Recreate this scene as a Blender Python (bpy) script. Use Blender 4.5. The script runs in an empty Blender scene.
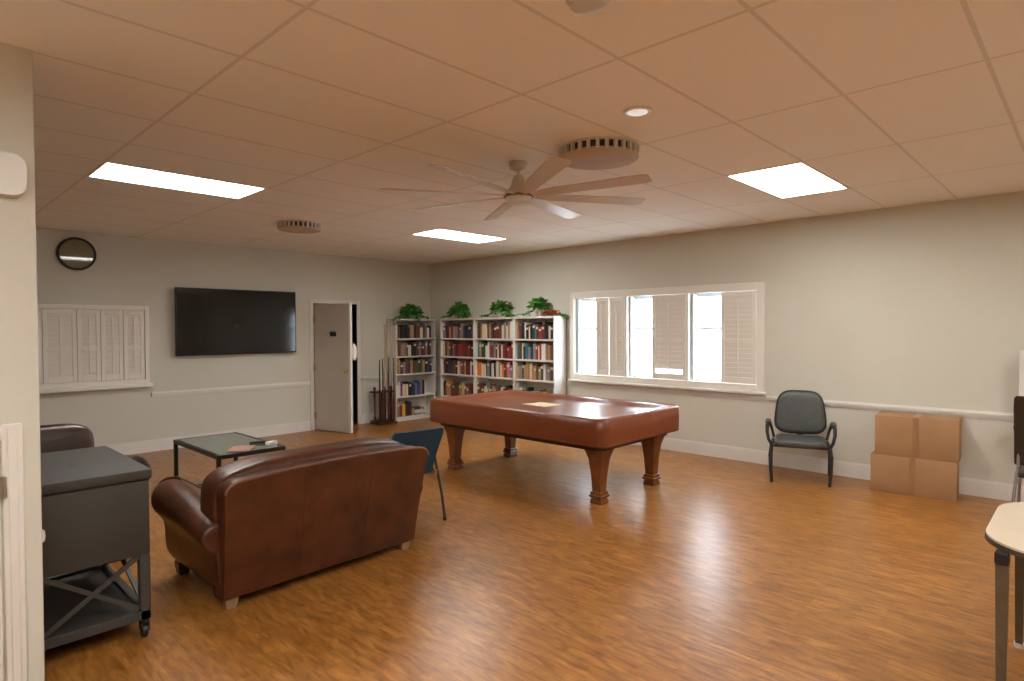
import bpy, bmesh, math, random
from math import radians as R, sin, cos, pi
from mathutils import Vector, Matrix

S = bpy.context.scene
COL = S.collection
# ------------------------------------------------------------------ camera, sky, exposure
CEIL, XB, YA = 2.882, 7.316, 9.197
PITCH, YAW, ROLL, FPX = -0.0194, 0.7664, -0.0050, 607.4
cam = bpy.data.cameras.new('camera'); cam.sensor_width = 36; cam.lens = FPX / 1024 * 36; cam.clip_start = .05
co = bpy.data.objects.new('camera', cam); COL.objects.link(co); S.camera = co
fw = Vector((cos(YAW) * cos(PITCH), sin(YAW) * cos(PITCH), sin(PITCH)))
rt = Vector((sin(YAW), -cos(YAW), 0)); up = rt.cross(fw)
r2 = cos(ROLL) * rt + sin(ROLL) * up; u2 = -sin(ROLL) * rt + cos(ROLL) * up
m = Matrix((r2, u2, -fw)).transposed().to_4x4(); m.translation = (0, 0, 1.638)
co.matrix_world = m

S.view_settings.view_transform = 'Standard'; S.view_settings.look = 'None'
S.view_settings.exposure = 0.74; S.view_settings.gamma = 1.0; S.view_settings.use_curve_mapping = False
S.cycles.use_denoising = True
S.cycles.max_bounces = 8; S.cycles.diffuse_bounces = 6
S.cycles.sample_clamp_indirect = 6.0

LAMP = 14.2          # ceiling diffuser strength
W = bpy.data.worlds.new('sky'); S.world = W; W.use_nodes = True
bg = W.node_tree.nodes['Background']; bg.inputs[0].default_value = (.80, .90, 1.0, 1); bg.inputs[1].default_value = 9.0

def portal(y0, y1, z0, z1):
    l = bpy.data.lights.new('daylight_portal', 'AREA'); l.shape = 'RECTANGLE'; l.size = y1 - y0; l.size_y = z1 - z0
    l.cycles.is_portal = True
    o = bpy.data.objects.new('daylight_portal', l); COL.objects.link(o); o.location = (XB + .30, (y0 + y1) / 2, (z0 + z1) / 2)
    o.rotation_euler = (R(90), 0, R(90))
portal(2.9, 5.75, .9, 2.12)

# ------------------------------------------------------------------ materials
def nodes(mat): return mat.node_tree.nodes, mat.node_tree.links
def mat(name, col, rough=.6, metal=0., spec=.5, coat=0., emit=None, es=0., noise=None, bump=0., bscale=60., trans=0.):
    M = bpy.data.materials.new(name); M.use_nodes = True; n, l = nodes(M); b = n['Principled BSDF']
    b.inputs['Base Color'].default_value = (*col, 1); b.inputs['Roughness'].default_value = rough
    b.inputs['Metallic'].default_value = metal; b.inputs['Specular IOR Level'].default_value = spec
    b.inputs['Coat Weight'].default_value = coat; b.inputs['Transmission Weight'].default_value = trans
    if emit: b.inputs['Emission Color'].default_value = (*emit, 1); b.inputs['Emission Strength'].default_value = es
    tc = n.new('ShaderNodeTexCoord')
    if noise:
        c2, sc, det = noise
        t = n.new('ShaderNodeTexNoise'); t.inputs['Scale'].default_value = sc; t.inputs['Detail'].default_value = det
        l.new(tc.outputs['Object'], t.inputs['Vector'])
        r = n.new('ShaderNodeValToRGB'); r.color_ramp.elements[0].position = .3; r.color_ramp.elements[1].position = .7
        r.color_ramp.elements[0].color = (*col, 1); r.color_ramp.elements[1].color = (*c2, 1)
        l.new(t.outputs[0], r.inputs[0]); l.new(r.outputs[0], b.inputs['Base Color'])
    if bump:
        t = n.new('ShaderNodeTexNoise'); t.inputs['Scale'].default_value = bscale; t.inputs['Detail'].default_value = 4
        l.new(tc.outputs['Object'], t.inputs['Vector'])
        bp = n.new('ShaderNodeBump'); bp.inputs['Strength'].default_value = bump; bp.inputs['Distance'].default_value = .01
        l.new(t.outputs[0], bp.inputs['Height']); l.new(bp.outputs[0], b.inputs['Normal'])
    return M

M = {}
M['wall'] = mat('wall_paint', (.635, .625, .55), .75, spec=.3, noise=((.655, .645, .57), 1.5, 3), bump=.05, bscale=150)
M['white'] = mat('white_paint', (.74, .72, .68), .45, noise=((.78, .76, .72), 4, 2))
M['shutter'] = mat('shutter_paint', (.80, .775, .715), .5, noise=((.82, .795, .735), 4, 2))
M['doorpaint'] = mat('door_paint', (.56, .52, .46), .5, noise=((.58, .54, .48), 3, 2))
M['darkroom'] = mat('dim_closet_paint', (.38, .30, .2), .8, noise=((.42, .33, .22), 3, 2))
M['lamp'] = mat('lamp_diffuser', (.9, .9, .88), .5, emit=(1, .975, .92), es=LAMP)
M['lampwhite'] = mat('lamp_housing', (.8, .8, .78), .4, noise=((.83, .83, .8), 5, 2))
M['small_lamp'] = mat('downlight_lens', (.9, .9, .9), .4, emit=(1, .98, .95), es=.28)
M['leather'] = mat('brown_leather', (.046, .0135, .005), .33, noise=((.112, .032, .0105), 6, 7), bump=.25, bscale=45)
M['leather2'] = mat('dark_brown_leather', (.030, .013, .009), .30, noise=((.052, .022, .013), 6, 6), bump=.25, bscale=45)
M['highlit'] = mat('highlit_leather_edge', (.13, .055, .030), .32, noise=((.19, .085, .05), 12, 5))  # same leather made paler: the rim's highlight is painted into the colour
M['footwood'] = mat('pale_foot_wood', (.30, .19, .10), .5, noise=((.36, .23, .12), 20, 3))
M['cover'] = mat('brown_vinyl_cover', (.185, .047, .016), .30, noise=((.215, .058, .020), 6, 5), bump=.12, bscale=25)
M['tablewood'] = mat('cherry_wood', (.15, .048, .014), .30, noise=((.23, .075, .021), 9, 5))
M['darkwood'] = mat('dark_wood', (.030, .014, .009), .4, noise=((.05, .022, .012), 12, 4))
M['redwood'] = mat('dark_red_wood', (.10, .02, .012), .4, noise=((.14, .03, .018), 12, 4))
M['charcoal'] = mat('charcoal_laminate', (.036, .033, .027), .65, noise=((.041, .038, .031), 8, 3))
M['graymetal'] = mat('grey_painted_metal', (.040, .039, .034), .55, noise=((.048, .046, .041), 9, 3))
M['black'] = mat('black_plastic', (.012, .012, .012), .4, noise=((.018, .018, .017), 20, 2))
M['screen'] = mat('tv_screen', (.008, .008, .008), .09, spec=.4, noise=((.012, .012, .011), 2, 2))
M['blackmetal'] = mat('black_metal', (.018, .016, .013), .4, metal=.3, noise=((.026, .022, .018), 15, 2))
M['chrome'] = mat('brushed_steel', (.42, .42, .40), .3, metal=1., noise=((.5, .5, .48), 30, 2))
M['bronze'] = mat('bronze_tube', (.10, .075, .045), .4, metal=.3, noise=((.125, .095, .058), 20, 2))
M['brass'] = mat('brass', (.75, .55, .22), .25, metal=1., noise=((.8, .6, .27), 20, 2))
M['glass'] = mat('table_glass', (.20, .25, .22), .06, spec=.8, trans=.55, noise=((.22, .27, .235), 2, 2))
M['blue'] = mat('navy_upholstery', (.008, .036, .068), .7, noise=((.012, .047, .085), 60, 3), bump=.1, bscale=300)
M['greyseat'] = mat('charcoal_upholstery', (.055, .062, .062), .42, noise=((.07, .078, .076), 18, 4), bump=.1, bscale=200)
M['brownseat'] = mat('dark_brown_vinyl', (.028, .022, .018), .4, noise=((.035, .028, .022), 18, 4))
M['card'] = mat('cardboard', (.36, .20, .095), .75, noise=((.40, .225, .11), 5, 5))
M['tape'] = mat('packing_tape', (.31, .165, .075), .35, noise=((.34, .185, .085), 9, 2))
M['beige'] = mat('beige_laminate', (.66, .57, .45), .35, noise=((.69, .60, .475), 14, 3))
M['edge'] = mat('brown_edge_band', (.06, .045, .03), .4, noise=((.075, .055, .036), 14, 3))
M['leaf'] = mat('green_leaf', (.045, .19, .025), .45, noise=((.10, .34, .05), 14, 3))
M['orangeleaf'] = mat('orange_leaf', (.62, .12, .015), .5, noise=((.46, .06, .015), 18, 3))
M['pot'] = mat('white_ceramic', (.72, .72, .68), .3, noise=((.76, .76, .72), 5, 2))
M['stem'] = mat('brown_stem', (.14, .09, .05), .6, noise=((.18, .115, .06), 20, 2))
M['maple'] = mat('maple_shaft', (.58, .36, .17), .35, noise=((.64, .41, .2), 20, 3))
M['page'] = mat('page_block', (.66, .60, .48), .8, noise=((.70, .64, .52), 40, 2))
M['paper'] = mat('cream_paper', (.70, .58, .38), .7, noise=((.74, .62, .42), 10, 2))
M['pink'] = mat('magazine_cover', (.42, .19, .15), .4, noise=((.36, .26, .22), 14, 4))
M['face'] = mat('clock_face', (.21, .185, .105), .6, coat=1.0, noise=((.23, .205, .125), 12, 3))
M['face'].node_tree.nodes['Principled BSDF'].inputs['Coat Roughness'].default_value = .03
M['fan'] = mat('fan_white', (.60, .51, .41), .30, noise=((.63, .54, .44), 6, 2))
M['vent'] = mat('vent_metal', (.62, .60, .56), .5, noise=((.66, .64, .6), 8, 2))
M['ventface'] = mat('vent_plate', (.52, .40, .275), .7, noise=((.54, .415, .285), 6, 2))
M['concrete'] = mat('pale_concrete', (.6, .58, .54), .9, noise=((.66, .64, .6), 2, 4))
M['winframe'] = mat('window_vinyl', (.62, .70, .76), .4, noise=((.66, .74, .8), 5, 2))

def ceiling_mat():
    A = bpy.data.materials.new('ceiling_tile'); A.use_nodes = True; n, l = nodes(A); b = n['Principled BSDF']
    b.inputs['Roughness'].default_value = .9; b.inputs['Specular IOR Level'].default_value = .1
    tc = n.new('ShaderNodeTexCoord'); sp = n.new('ShaderNodeSeparateXYZ'); l.new(tc.outputs['Object'], sp.inputs[0])
    def line(out, off, per, w):
        a = n.new('ShaderNodeMath'); a.operation = 'SUBTRACT'; l.new(out, a.inputs[0]); a.inputs[1].default_value = off - per * 40
        d = n.new('ShaderNodeMath'); d.operation = 'MODULO'; l.new(a.outputs[0], d.inputs[0]); d.inputs[1].default_value = per
        s = n.new('ShaderNodeMath'); s.operation = 'SUBTRACT'; l.new(d.outputs[0], s.inputs[0]); s.inputs[1].default_value = per / 2
        ab = n.new('ShaderNodeMath'); ab.operation = 'ABSOLUTE'; l.new(s.outputs[0], ab.inputs[0])
        g = n.new('ShaderNodeMath'); g.operation = 'GREATER_THAN'; l.new(ab.outputs[0], g.inputs[0]); g.inputs[1].default_value = per / 2 - w
        return g.outputs[0]
    mx = n.new('ShaderNodeMath'); mx.operation = 'MAXIMUM'
    l.new(line(sp.outputs[0], 1.1613, 1.22, .010), mx.inputs[0]); l.new(line(sp.outputs[1], 2.211, .61, .010), mx.inputs[1])
    t = n.new('ShaderNodeTexNoise'); t.inputs['Scale'].default_value = 1.3; t.inputs['Detail'].default_value = 5; l.new(tc.outputs['Object'], t.inputs['Vector'])
    r = n.new('ShaderNodeValToRGB'); r.color_ramp.elements[0].color = (.91, .885, .83, 1); r.color_ramp.elements[1].color = (.94, .915, .86, 1)
    l.new(t.outputs[0], r.inputs[0])
    x = n.new('ShaderNodeMix'); x.data_type = 'RGBA'; l.new(mx.outputs[0], x.inputs[0]); l.new(r.outputs[0], x.inputs[6]); x.inputs[7].default_value = (.76, .725, .66, 1)
    l.new(x.outputs[2], b.inputs['Base Color'])
    t2 = n.new('ShaderNodeTexNoise'); t2.inputs['Scale'].default_value = 90; l.new(tc.outputs['Object'], t2.inputs['Vector'])
    bp = n.new('ShaderNodeBump'); bp.inputs['Strength'].default_value = .15; bp.inputs['Distance'].default_value = .01
    l.new(t2.outputs[0], bp.inputs['Height']); l.new(bp.outputs[0], b.inputs['Normal'])
    return A
M['ceil'] = ceiling_mat()

def floor_mat():
    A = bpy.data.materials.new('strip_wood_floor'); A.use_nodes = True; n, l = nodes(A); b = n['Principled BSDF']
    tc = n.new('ShaderNodeTexCoord')
    mp = n.new('ShaderNodeMapping'); mp.inputs['Rotation'].default_value = (0, 0, R(90)); l.new(tc.outputs['Object'], mp.inputs['Vector'])
    br = n.new('ShaderNodeTexBrick'); l.new(mp.outputs[0], br.inputs['Vector']); br.inputs['Scale'].default_value = 1
    br.inputs['Brick Width'].default_value = .36; br.inputs['Row Height'].default_value = .066; br.inputs['Mortar Size'].default_value = .0012
    br.inputs['Mortar Smooth'].default_value = .4; br.offset = .37
    br.inputs['Color1'].default_value = (.300, .130, .027, 1); br.inputs['Color2'].default_value = (.385, .178, .043, 1); br.inputs['Mortar'].default_value = (.21, .088, .018, 1)
    mp2 = n.new('ShaderNodeMapping'); mp2.inputs['Scale'].default_value = (30, 6.5, 1); l.new(tc.outputs['Object'], mp2.inputs['Vector'])
    t = n.new('ShaderNodeTexNoise'); t.inputs['Scale'].default_value = 1; t.inputs['Detail'].default_value = 6; t.inputs['Distortion'].default_value = .6
    l.new(mp2.outputs[0], t.inputs['Vector'])
    r = n.new('ShaderNodeValToRGB'); r.color_ramp.elements[0].position = .3; r.color_ramp.elements[1].position = .72
    r.color_ramp.elements[0].color = (.62, .50, .40, 1); r.color_ramp.elements[1].color = (1.28, 1.27, 1.25, 1)
    l.new(t.outputs[0], r.inputs[0])
    x = n.new('ShaderNodeMix'); x.data_type = 'RGBA'; x.blend_type = 'MULTIPLY'; x.inputs[0].default_value = 1
    l.new(br.outputs[0], x.inputs[6]); l.new(r.outputs[0], x.inputs[7]); l.new(x.outputs[2], b.inputs['Base Color'])
    b.inputs['Roughness'].default_value = .32; b.inputs['Specular IOR Level'].default_value = .5
    bp = n.new('ShaderNodeBump'); bp.inputs['Strength'].default_value = .06; bp.inputs['Distance'].default_value = .01
    l.new(t.outputs[0], bp.inputs['Height']); l.new(bp.outputs[0], b.inputs['Normal'])
    return A
M['floor'] = floor_mat()

# ------------------------------------------------------------------ mesh helpers
class MB:
    def __init__(s): s.bm = bmesh.new()
    def _merge(s, b, mi=0, mtx=None):
        if mtx is not None: b.transform(mtx)
        for f in b.faces: f.material_index = mi
        bmesh.ops.recalc_face_normals(b, faces=b.faces)
        t = bpy.data.meshes.new('t'); b.to_mesh(t); b.free(); s.bm.from_mesh(t); bpy.data.meshes.remove(t); return s
    def box(s, x0, x1, y0, y1, z0, z1, bev=0., seg=2, mi=0, mtx=None):
        b = bmesh.new(); bmesh.ops.create_cube(b, size=1)
        for v in b.verts: v.co = Vector(((x0 + x1) / 2 + v.co.x * (x1 - x0), (y0 + y1) / 2 + v.co.y * (y1 - y0), (z0 + z1) / 2 + v.co.z * (z1 - z0)))
        if bev: bmesh.ops.bevel(b, geom=list(b.edges), offset=bev, segments=seg, profile=.5, affect='EDGES')
        return s._merge(b, mi, mtx)
    def bar(s, p0, p1, w, h, bev=0., mi=0):
        p0, p1 = Vector(p0), Vector(p1); d = p1 - p0; L = d.length
        q = d.to_track_quat('Z', 'Y').to_matrix().to_4x4(); q.translation = p0
        return s.box(-w / 2, w / 2, -h / 2, h / 2, 0, L, bev, 1, mi, q)
    def cyl(s, p0, p1, r0, r1=None, n=16, mi=0):
        r1 = r0 if r1 is None else r1; p0, p1 = Vector(p0), Vector(p1); d = p1 - p0
        b = bmesh.new(); bmesh.ops.create_cone(b, cap_ends=True, segments=n, radius1=r0, radius2=r1, depth=d.length)
        q = d.to_track_quat('Z', 'Y').to_matrix().to_4x4(); q.translation = (p0 + p1) / 2
        return s._merge(b, mi, q)
    def tube(s, pts, r, n=10, mi=0, closed=False):
        pts = [Vector(p) for p in pts]; b = bmesh.new(); rings = []; N = len(pts); rr = r if isinstance(r, (list, tuple)) else [r] * N
        prev = None
        for i, p in enumerate(pts):
            a = pts[(i - 1) % N] if (closed or i) else p; c = pts[(i + 1) % N] if (closed or i < N - 1) else p
            d = (c - a).normalized()
            ref = prev if prev is not None else (Vector((0, 0, 1)) if abs(d.z) < .9 else Vector((1, 0, 0)))
            u = (ref - d * ref.dot(d)).normalized(); v = d.cross(u); prev = u
            rings.append([b.verts.new(p + (u * cos(2 * pi * k / n) + v * sin(2 * pi * k / n)) * rr[i]) for k in range(n)])
        for i in range(N if closed else N - 1):
            A, B = rings[i], rings[(i + 1) % N]
            for k in range(n): b.faces.new((A[k], A[(k + 1) % n], B[(k + 1) % n], B[k]))
        if not closed: b.faces.new(rings[0][::-1]); b.faces.new(rings[-1])
        return s._merge(b, mi)
    def lathe(s, prof, c=(0, 0, 0), n=24, mi=0, square=False, mtx=None):
        b = bmesh.new(); rings = []
        for r, z in prof:
            if square: ring = [b.verts.new((c[0] + r * a, c[1] + r * d, c[2] + z)) for a, d in ((-1, -1), (1, -1), (1, 1), (-1, 1))]
            else: ring = [b.verts.new((c[0] + r * cos(2 * pi * k / n), c[1] + r * sin(2 * pi * k / n), c[2] + z)) for k in range(n)]
            rings.append(ring)
        for A, B in zip(rings, rings[1:]):
            k_ = len(A)
            for k in range(k_): b.faces.new((A[k], A[(k + 1) % k_], B[(k + 1) % k_], B[k]))
        b.faces.new(rings[0][::-1]); b.faces.new(rings[-1])
        return s._merge(b, mi, mtx)
    def prism(s, poly, h0, h1, bev=0., seg=2, mi=0, mtx=None):      # polygon in XY extruded in Z
        b = bmesh.new(); A = [b.verts.new((x, y, h0)) for x, y in poly]; B = [b.verts.new((x, y, h1)) for x, y in poly]; n = len(poly)
        b.faces.new(A[::-1]); b.faces.new(B)
        for k in range(n): b.faces.new((A[k], A[(k + 1) % n], B[(k + 1) % n], B[k]))
        if bev:
            caps = {e for f in b.faces if len(f.verts) == n for e in f.edges}
            bmesh.ops.bevel(b, geom=list(caps), offset=bev, segments=seg, profile=.5, affect='EDGES')
        return s._merge(b, mi, mtx)
    def pillow(s, c, a, e=(.35, .35), nu=32, nv=20, mi=0, mtx=None, fn=None):    # superellipsoid
        def sg(x, p): return math.copysign(abs(x) ** p, x)
        b = bmesh.new(); rows = []
        for j in range(1, nv):
            ph = -pi / 2 + pi * j / nv
            rows.append([b.verts.new((a[0] * sg(cos(ph), e[1]) * sg(cos(t), e[0]), a[1] * sg(cos(ph), e[1]) * sg(sin(t), e[0]), a[2] * sg(sin(ph), e[1]))) for t in [2 * pi * k / nu for k in range(nu)]])
        bo = b.verts.new((0, 0, -a[2])); to = b.verts.new((0, 0, a[2]))
        for k in range(nu):
            b.faces.new((bo, rows[0][(k + 1) % nu], rows[0][k])); b.faces.new((to, rows[-1][k], rows[-1][(k + 1) % nu]))
        for A, B in zip(rows, rows[1:]):
            for k in range(nu): b.faces.new((A[k], A[(k + 1) % nu], B[(k + 1) % nu], B[k]))
        if fn:
            for v in b.verts: v.co = fn(v.co)
        T = Matrix.Translation(c)
        return s._merge(b, mi, T if mtx is None else T @ mtx)
    def loft(s, rings, mi=0):
        b = bmesh.new(); V = [[b.verts.new(p) for p in r] for r in rings]; n = len(V[0])
        for A, B in zip(V, V[1:]):
            for k in range(n): b.faces.new((A[k], A[(k + 1) % n], B[(k + 1) % n], B[k]))
        b.faces.new(V[0][::-1]); b.faces.new(V[-1])
        return s._merge(b, mi)
    def build(s, name, mats, parent=None, label=None, angle=38):
        me = bpy.data.meshes.new(name); s.bm.to_mesh(me); s.bm.free()
        for q in (mats if isinstance(mats, (list, tuple)) else [mats]): me.materials.append(q)
        me.polygons.foreach_set('use_smooth', [True] * len(me.polygons)); me.set_sharp_from_angle(angle=R(angle))
        o = bpy.data.objects.new(name, me); COL.objects.link(o)
        if parent: o.parent = parent
        if label: o['label'] = label
        return o

def thing(name, label, cat, loc=(0, 0, 0), rz=0., group=None):
    o = bpy.data.objects.new(name, None); COL.objects.link(o); o.location = loc; o.rotation_euler = (0, 0, rz); o.empty_display_size = .1
    o['label'] = label; o['category'] = cat
    if group: o['group'] = group
    return o
def tag(o, label, cat, group=None, kind=None):
    o['label'] = label; o['category'] = cat
    if group: o['group'] = group
    if kind: o['kind'] = kind
    return o
def struct(name, mb, m, label, cat, parent=None):
    o = mb.build(name, m, parent)
    if not parent: o['kind'] = 'structure'; o['label'] = label; o['category'] = cat
    return o
def dup(root, loc, rz, label, group=None):
    r = root.copy(); COL.objects.link(r); r.location = loc; r.rotation_euler = (0, 0, rz); r['label'] = label
    if group: r['group'] = group
    for ch in list(root.children):
        c = ch.copy(); COL.objects.link(c); c.parent = r
        for g in list(ch.children):
            d = g.copy(); COL.objects.link(d); d.parent = c
    return r
def rrect(x0, x1, y0, y1, r, n=6):
    out = []
    for cx, cy, a in ((x1 - r, y1 - r, 0), (x0 + r, y1 - r, 90), (x0 + r, y0 + r, 180), (x1 - r, y0 + r, 270)):
        for k in range(n + 1): t = R(a + 90 * k / n); out.append((cx + r * cos(t), cy + r * sin(t)))
    return out
XZ = Matrix(((1, 0, 0, 0), (0, 0, -1, 0), (0, 1, 0, 0), (0, 0, 0, 1)))     # poly (x,y)->(x,z), extrude h -> -y

# ------------------------------------------------------------------ room shell
X0, Y0 = -3.2, -3.4
struct('floor', MB().box(X0 - .2, XB + .2, Y0 - .2, YA + .2, -.12, 0), M['floor'], 'glossy orange brown strip wood floor', 'floor')
cb = MB(); cells = []
LIGHT_CELLS = [(0, 5), (3, 6), (3, -1), (0, -5), (3, -6), (-2, -2), (-1, -3)]
def cell(i, j): return 1.1613 + 1.22 * i, 1.1613 + 1.22 * (i + 1), 2.211 + .61 * j, 2.211 + .61 * (j + 1)
b = bmesh.new()
for i in range(-4, 6):
    for j in range(-10, 12):
        if (i, j) in LIGHT_CELLS: continue
        x0, x1, y0, y1 = cell(i, j); x0, x1, y0, y1 = max(x0, X0), min(x1, XB), max(y0, Y0), min(y1, YA)
        if x1 <= x0 or y1 <= y0: continue
        b.faces.new([b.verts.new(p) for p in ((x0, y0, CEIL), (x0, y1, CEIL), (x1, y1, CEIL), (x1, y0, CEIL))])
bmesh.ops.remove_doubles(b, verts=b.verts, dist=1e-4)
cb.bm.free(); cb.bm = b
o = cb.build('ceiling', M['ceil']); o['kind'] = 'structure'; o['label'] = 'tan suspended ceiling of rectangular tiles'; o['category'] = 'ceiling'
struct('trim_7', MB().box(X0 - .2, XB + .2, Y0 - .2, YA + .2, CEIL + .25, CEIL + .3), M['darkroom'], 'deck above the suspended ceiling', 'ceiling deck')

DX0, DX1, DZ = 4.885, 5.69, 2.07
wb = MB()
wb.box(X0 - .2, DX0, YA, YA + .15, 0, CEIL + .25); wb.box(DX1, XB + .2, YA, YA + .15, 0, CEIL + .25); wb.box(DX0, DX1, YA, YA + .15, DZ, CEIL + .25)
struct('wall_back', wb, M['wall'], 'greige back wall carrying the television', 'wall')
HY0, HY1, HZ0, HZ1 = 2.93, 5.72, .93, 2.09
wb = MB()
wb.box(XB, XB + .18, Y0 - .2, HY0, 0, CEIL + .25).box(XB, XB + .18, HY1, YA + .15, 0, CEIL + .25)
wb.box(XB, XB + .18, HY0, HY1, 0, HZ0).box(XB, XB + .18, HY0, HY1, HZ1, CEIL + .25)
struct('wall_right', wb, M['wall'], 'greige right wall with the shuttered window', 'wall')
struct('wall_left', MB().box(X0 - .2, X0, Y0 - .2, YA + .15, 0, CEIL + .25), M['wall'], 'greige left wall out of view', 'wall')
struct('wall_front', MB().box(X0, XB, Y0 - .2, Y0, 0, CEIL + .25), M['wall'], 'greige wall behind the viewer', 'wall')
PX, PY = .488, 3.41
struct('wall_partition', MB().box(X0, PX, PY, PY + .13, 0, CEIL + .002, .004, 1), M['wall'], 'pale partition wall ending beside the dark cart', 'wall')

def strip(name, mb, label): return struct(name, mb, M['white'], label, 'trim')
def base_prof(x0, x1, y0, y1):
    pass
bb = MB(); bb.box(X0, DX0 - .07, YA - .016, YA, 0, .145).box(X0, DX0 - .07, YA - .011, YA, .145, .16)
bb.box(DX1 + .07, XB, YA - .016, YA, 0, .145).box(DX1 + .07, XB, YA - .011, YA, .145, .16)
strip('baseboard_back', bb, 'white baseboard along the back wall')
bb = MB(); bb.box(XB - .016, XB, Y0, YA - .016, 0, .145).box(XB - .011, XB, Y0, YA - .016, .145, .16)
strip('baseboard_right', bb, 'white baseboard along the window wall')
def rail(mb, axis, a, b_, z):
    for (d, z0, z1) in ((.012, -.034, .034), (.024, -.014, .022), (.03, .006, .018)):
        if axis == 'x': mb.box(a, b_, YA - d, YA, z + z0, z + z1)
        else: mb.box(XB - d, XB, a, b_, z + z0, z + z1)
r_ = MB(); rail(r_, 'x', 2.52, DX0 - .07, .77); rail(r_, 'x', DX1 + .07, XB - .03, .77); strip('trim_1', r_, 'white chair rail on the back wall')
r_ = MB(); rail(r_, 'y', Y0, YA, .79); strip('trim_2', r_, 'white chair rail on the window wall')

# door in the back wall
f = MB(); c = .065
f.box(DX0 - c, DX0, YA - .018, YA + .15, 0, DZ + c, .004, 1).box(DX1, DX1 + c, YA - .018, YA + .15, 0, DZ + c, .004, 1).box(DX0, DX1, YA - .018, YA + .15, DZ, DZ + c, .004, 1)
d1 = struct('door_1', f, M['white'], 'white frame of the half open beige door', 'door')
lf = MB().box(0, .80, -.020, .020, .012, 2.05, .004, 1).build('door_leaf', M['doorpaint'], d1)
lf.location = (DX0 + .022, YA - .022, 0); lf.rotation_euler = (0, 0, R(-76.5))
MB().box(.76, .806, -.0225, .0225, .014, 2.048, .003, 1).build('leaf_edge', M['white'], lf, 'white edge of the door leaf')
MB().box(.36, .50, -.027, -.0195, 1.53, 1.60, .004, 1).build('room_plaque', M['black'], lf, 'small black plaque')
MB().lathe([(.025, 0), (.025, .006), (.01, .012), (.01, .03), (.027, .042), (.03, .055), (.022, .066), (.006, .07)], n=16, mtx=Matrix.Translation((.735, -.019, 1.0)) @ Matrix.Rotation(R(90), 4, 'X')).build('door_knob', M['brass'], lf, 'brass door knob')
for z in (.25, 1.02, 1.8):
    MB().cyl((0, -.026, z - .05), (0, -.026, z + .05), .009).box(-.003, .035, -.026, -.019, z - .05, z + .05).build('hinge', M['brass'], lf, 'brass hinge')
MB().tube([(.80, .022, 1.42), (.80, .05, 1.425), (.80, .065, 1.40), (.80, .06, 1.36)], .008).pillow((.80, .065, 1.28), (.03, .045, .13), (.8, .8), 14, 10).build('hung_cloth', M['pot'], lf, 'white cloth on a hook')
# dim closet behind the door
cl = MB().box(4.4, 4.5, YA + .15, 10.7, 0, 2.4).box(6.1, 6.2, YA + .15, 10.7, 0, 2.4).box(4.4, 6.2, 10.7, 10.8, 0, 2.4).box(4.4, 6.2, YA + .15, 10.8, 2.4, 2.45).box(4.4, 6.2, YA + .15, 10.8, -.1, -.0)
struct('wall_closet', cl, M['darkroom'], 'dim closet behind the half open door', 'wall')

# ---- shutters
def shutter(mb, a0, a1, z0, z1, place, open_bottom=0., tilt=72, visible_rod=True, detail=True):
    """frame + louvres between a0..a1 ; place(a, d, z) -> world point (a along wall, d out of wall)"""
    st = .045
    def bx(p0, p1, d0, d1, q0, q1, bev=.003):
        A = place(p0, d0, q0); B = place(p1, d1, q1)
        mb.box(min(A[0], B[0]), max(A[0], B[0]), min(A[1], B[1]), max(A[1], B[1]), q0, q1, bev, 1)
    bx(a0, a0 + st, .0, .028, z0, z1); bx(a1 - st, a1, .0, .028, z0, z1)
    bx(a0 + st, a1 - st, .0, .028, z0, z0 + .075); bx(a0 + st, a1 - st, .0, .028, z1 - .06, z1)
    zm = z0 + (z1 - z0) * .46; bx(a0 + st, a1 - st, .0, .028, zm - .03, zm + .03)
    pitch = .052
    for lo, hi in ((z0 + .075, zm - .03), (zm + .03, z1 - .06)):
        n = max(1, int((hi - lo) / pitch)); s = (hi - lo) / n
        for k in range(n):
            zc = lo + s * (k + .5); t = R(tilt)
            if open_bottom and zc < z0 + .075 + open_bottom: t = R(4)
            w = .031
            p = []
            for dd, zz in ((-w * cos(t), -w * sin(t)), (w * cos(t), w * sin(t))): p.append((.014 + dd, zc + zz))
            nx, nz = -sin(t) * .004, cos(t) * .004
            prof = [(p[0][0] - nx, p[0][1] - nz), (p[1][0] - nx, p[1][1] - nz), (p[1][0] + nx, p[1][1] + nz), (p[0][0] + nx, p[0][1] + nz)]
            mb.loft([[place(aa, dd, zz) for dd, zz in prof] for aa in (a0 + st, a1 - st)])
    return bx
placeB = lambda a, d, z: (XB - .005 - d, a, z)
placeA = lambda a, d, z: (a, YA - .03 - d, z)

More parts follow.
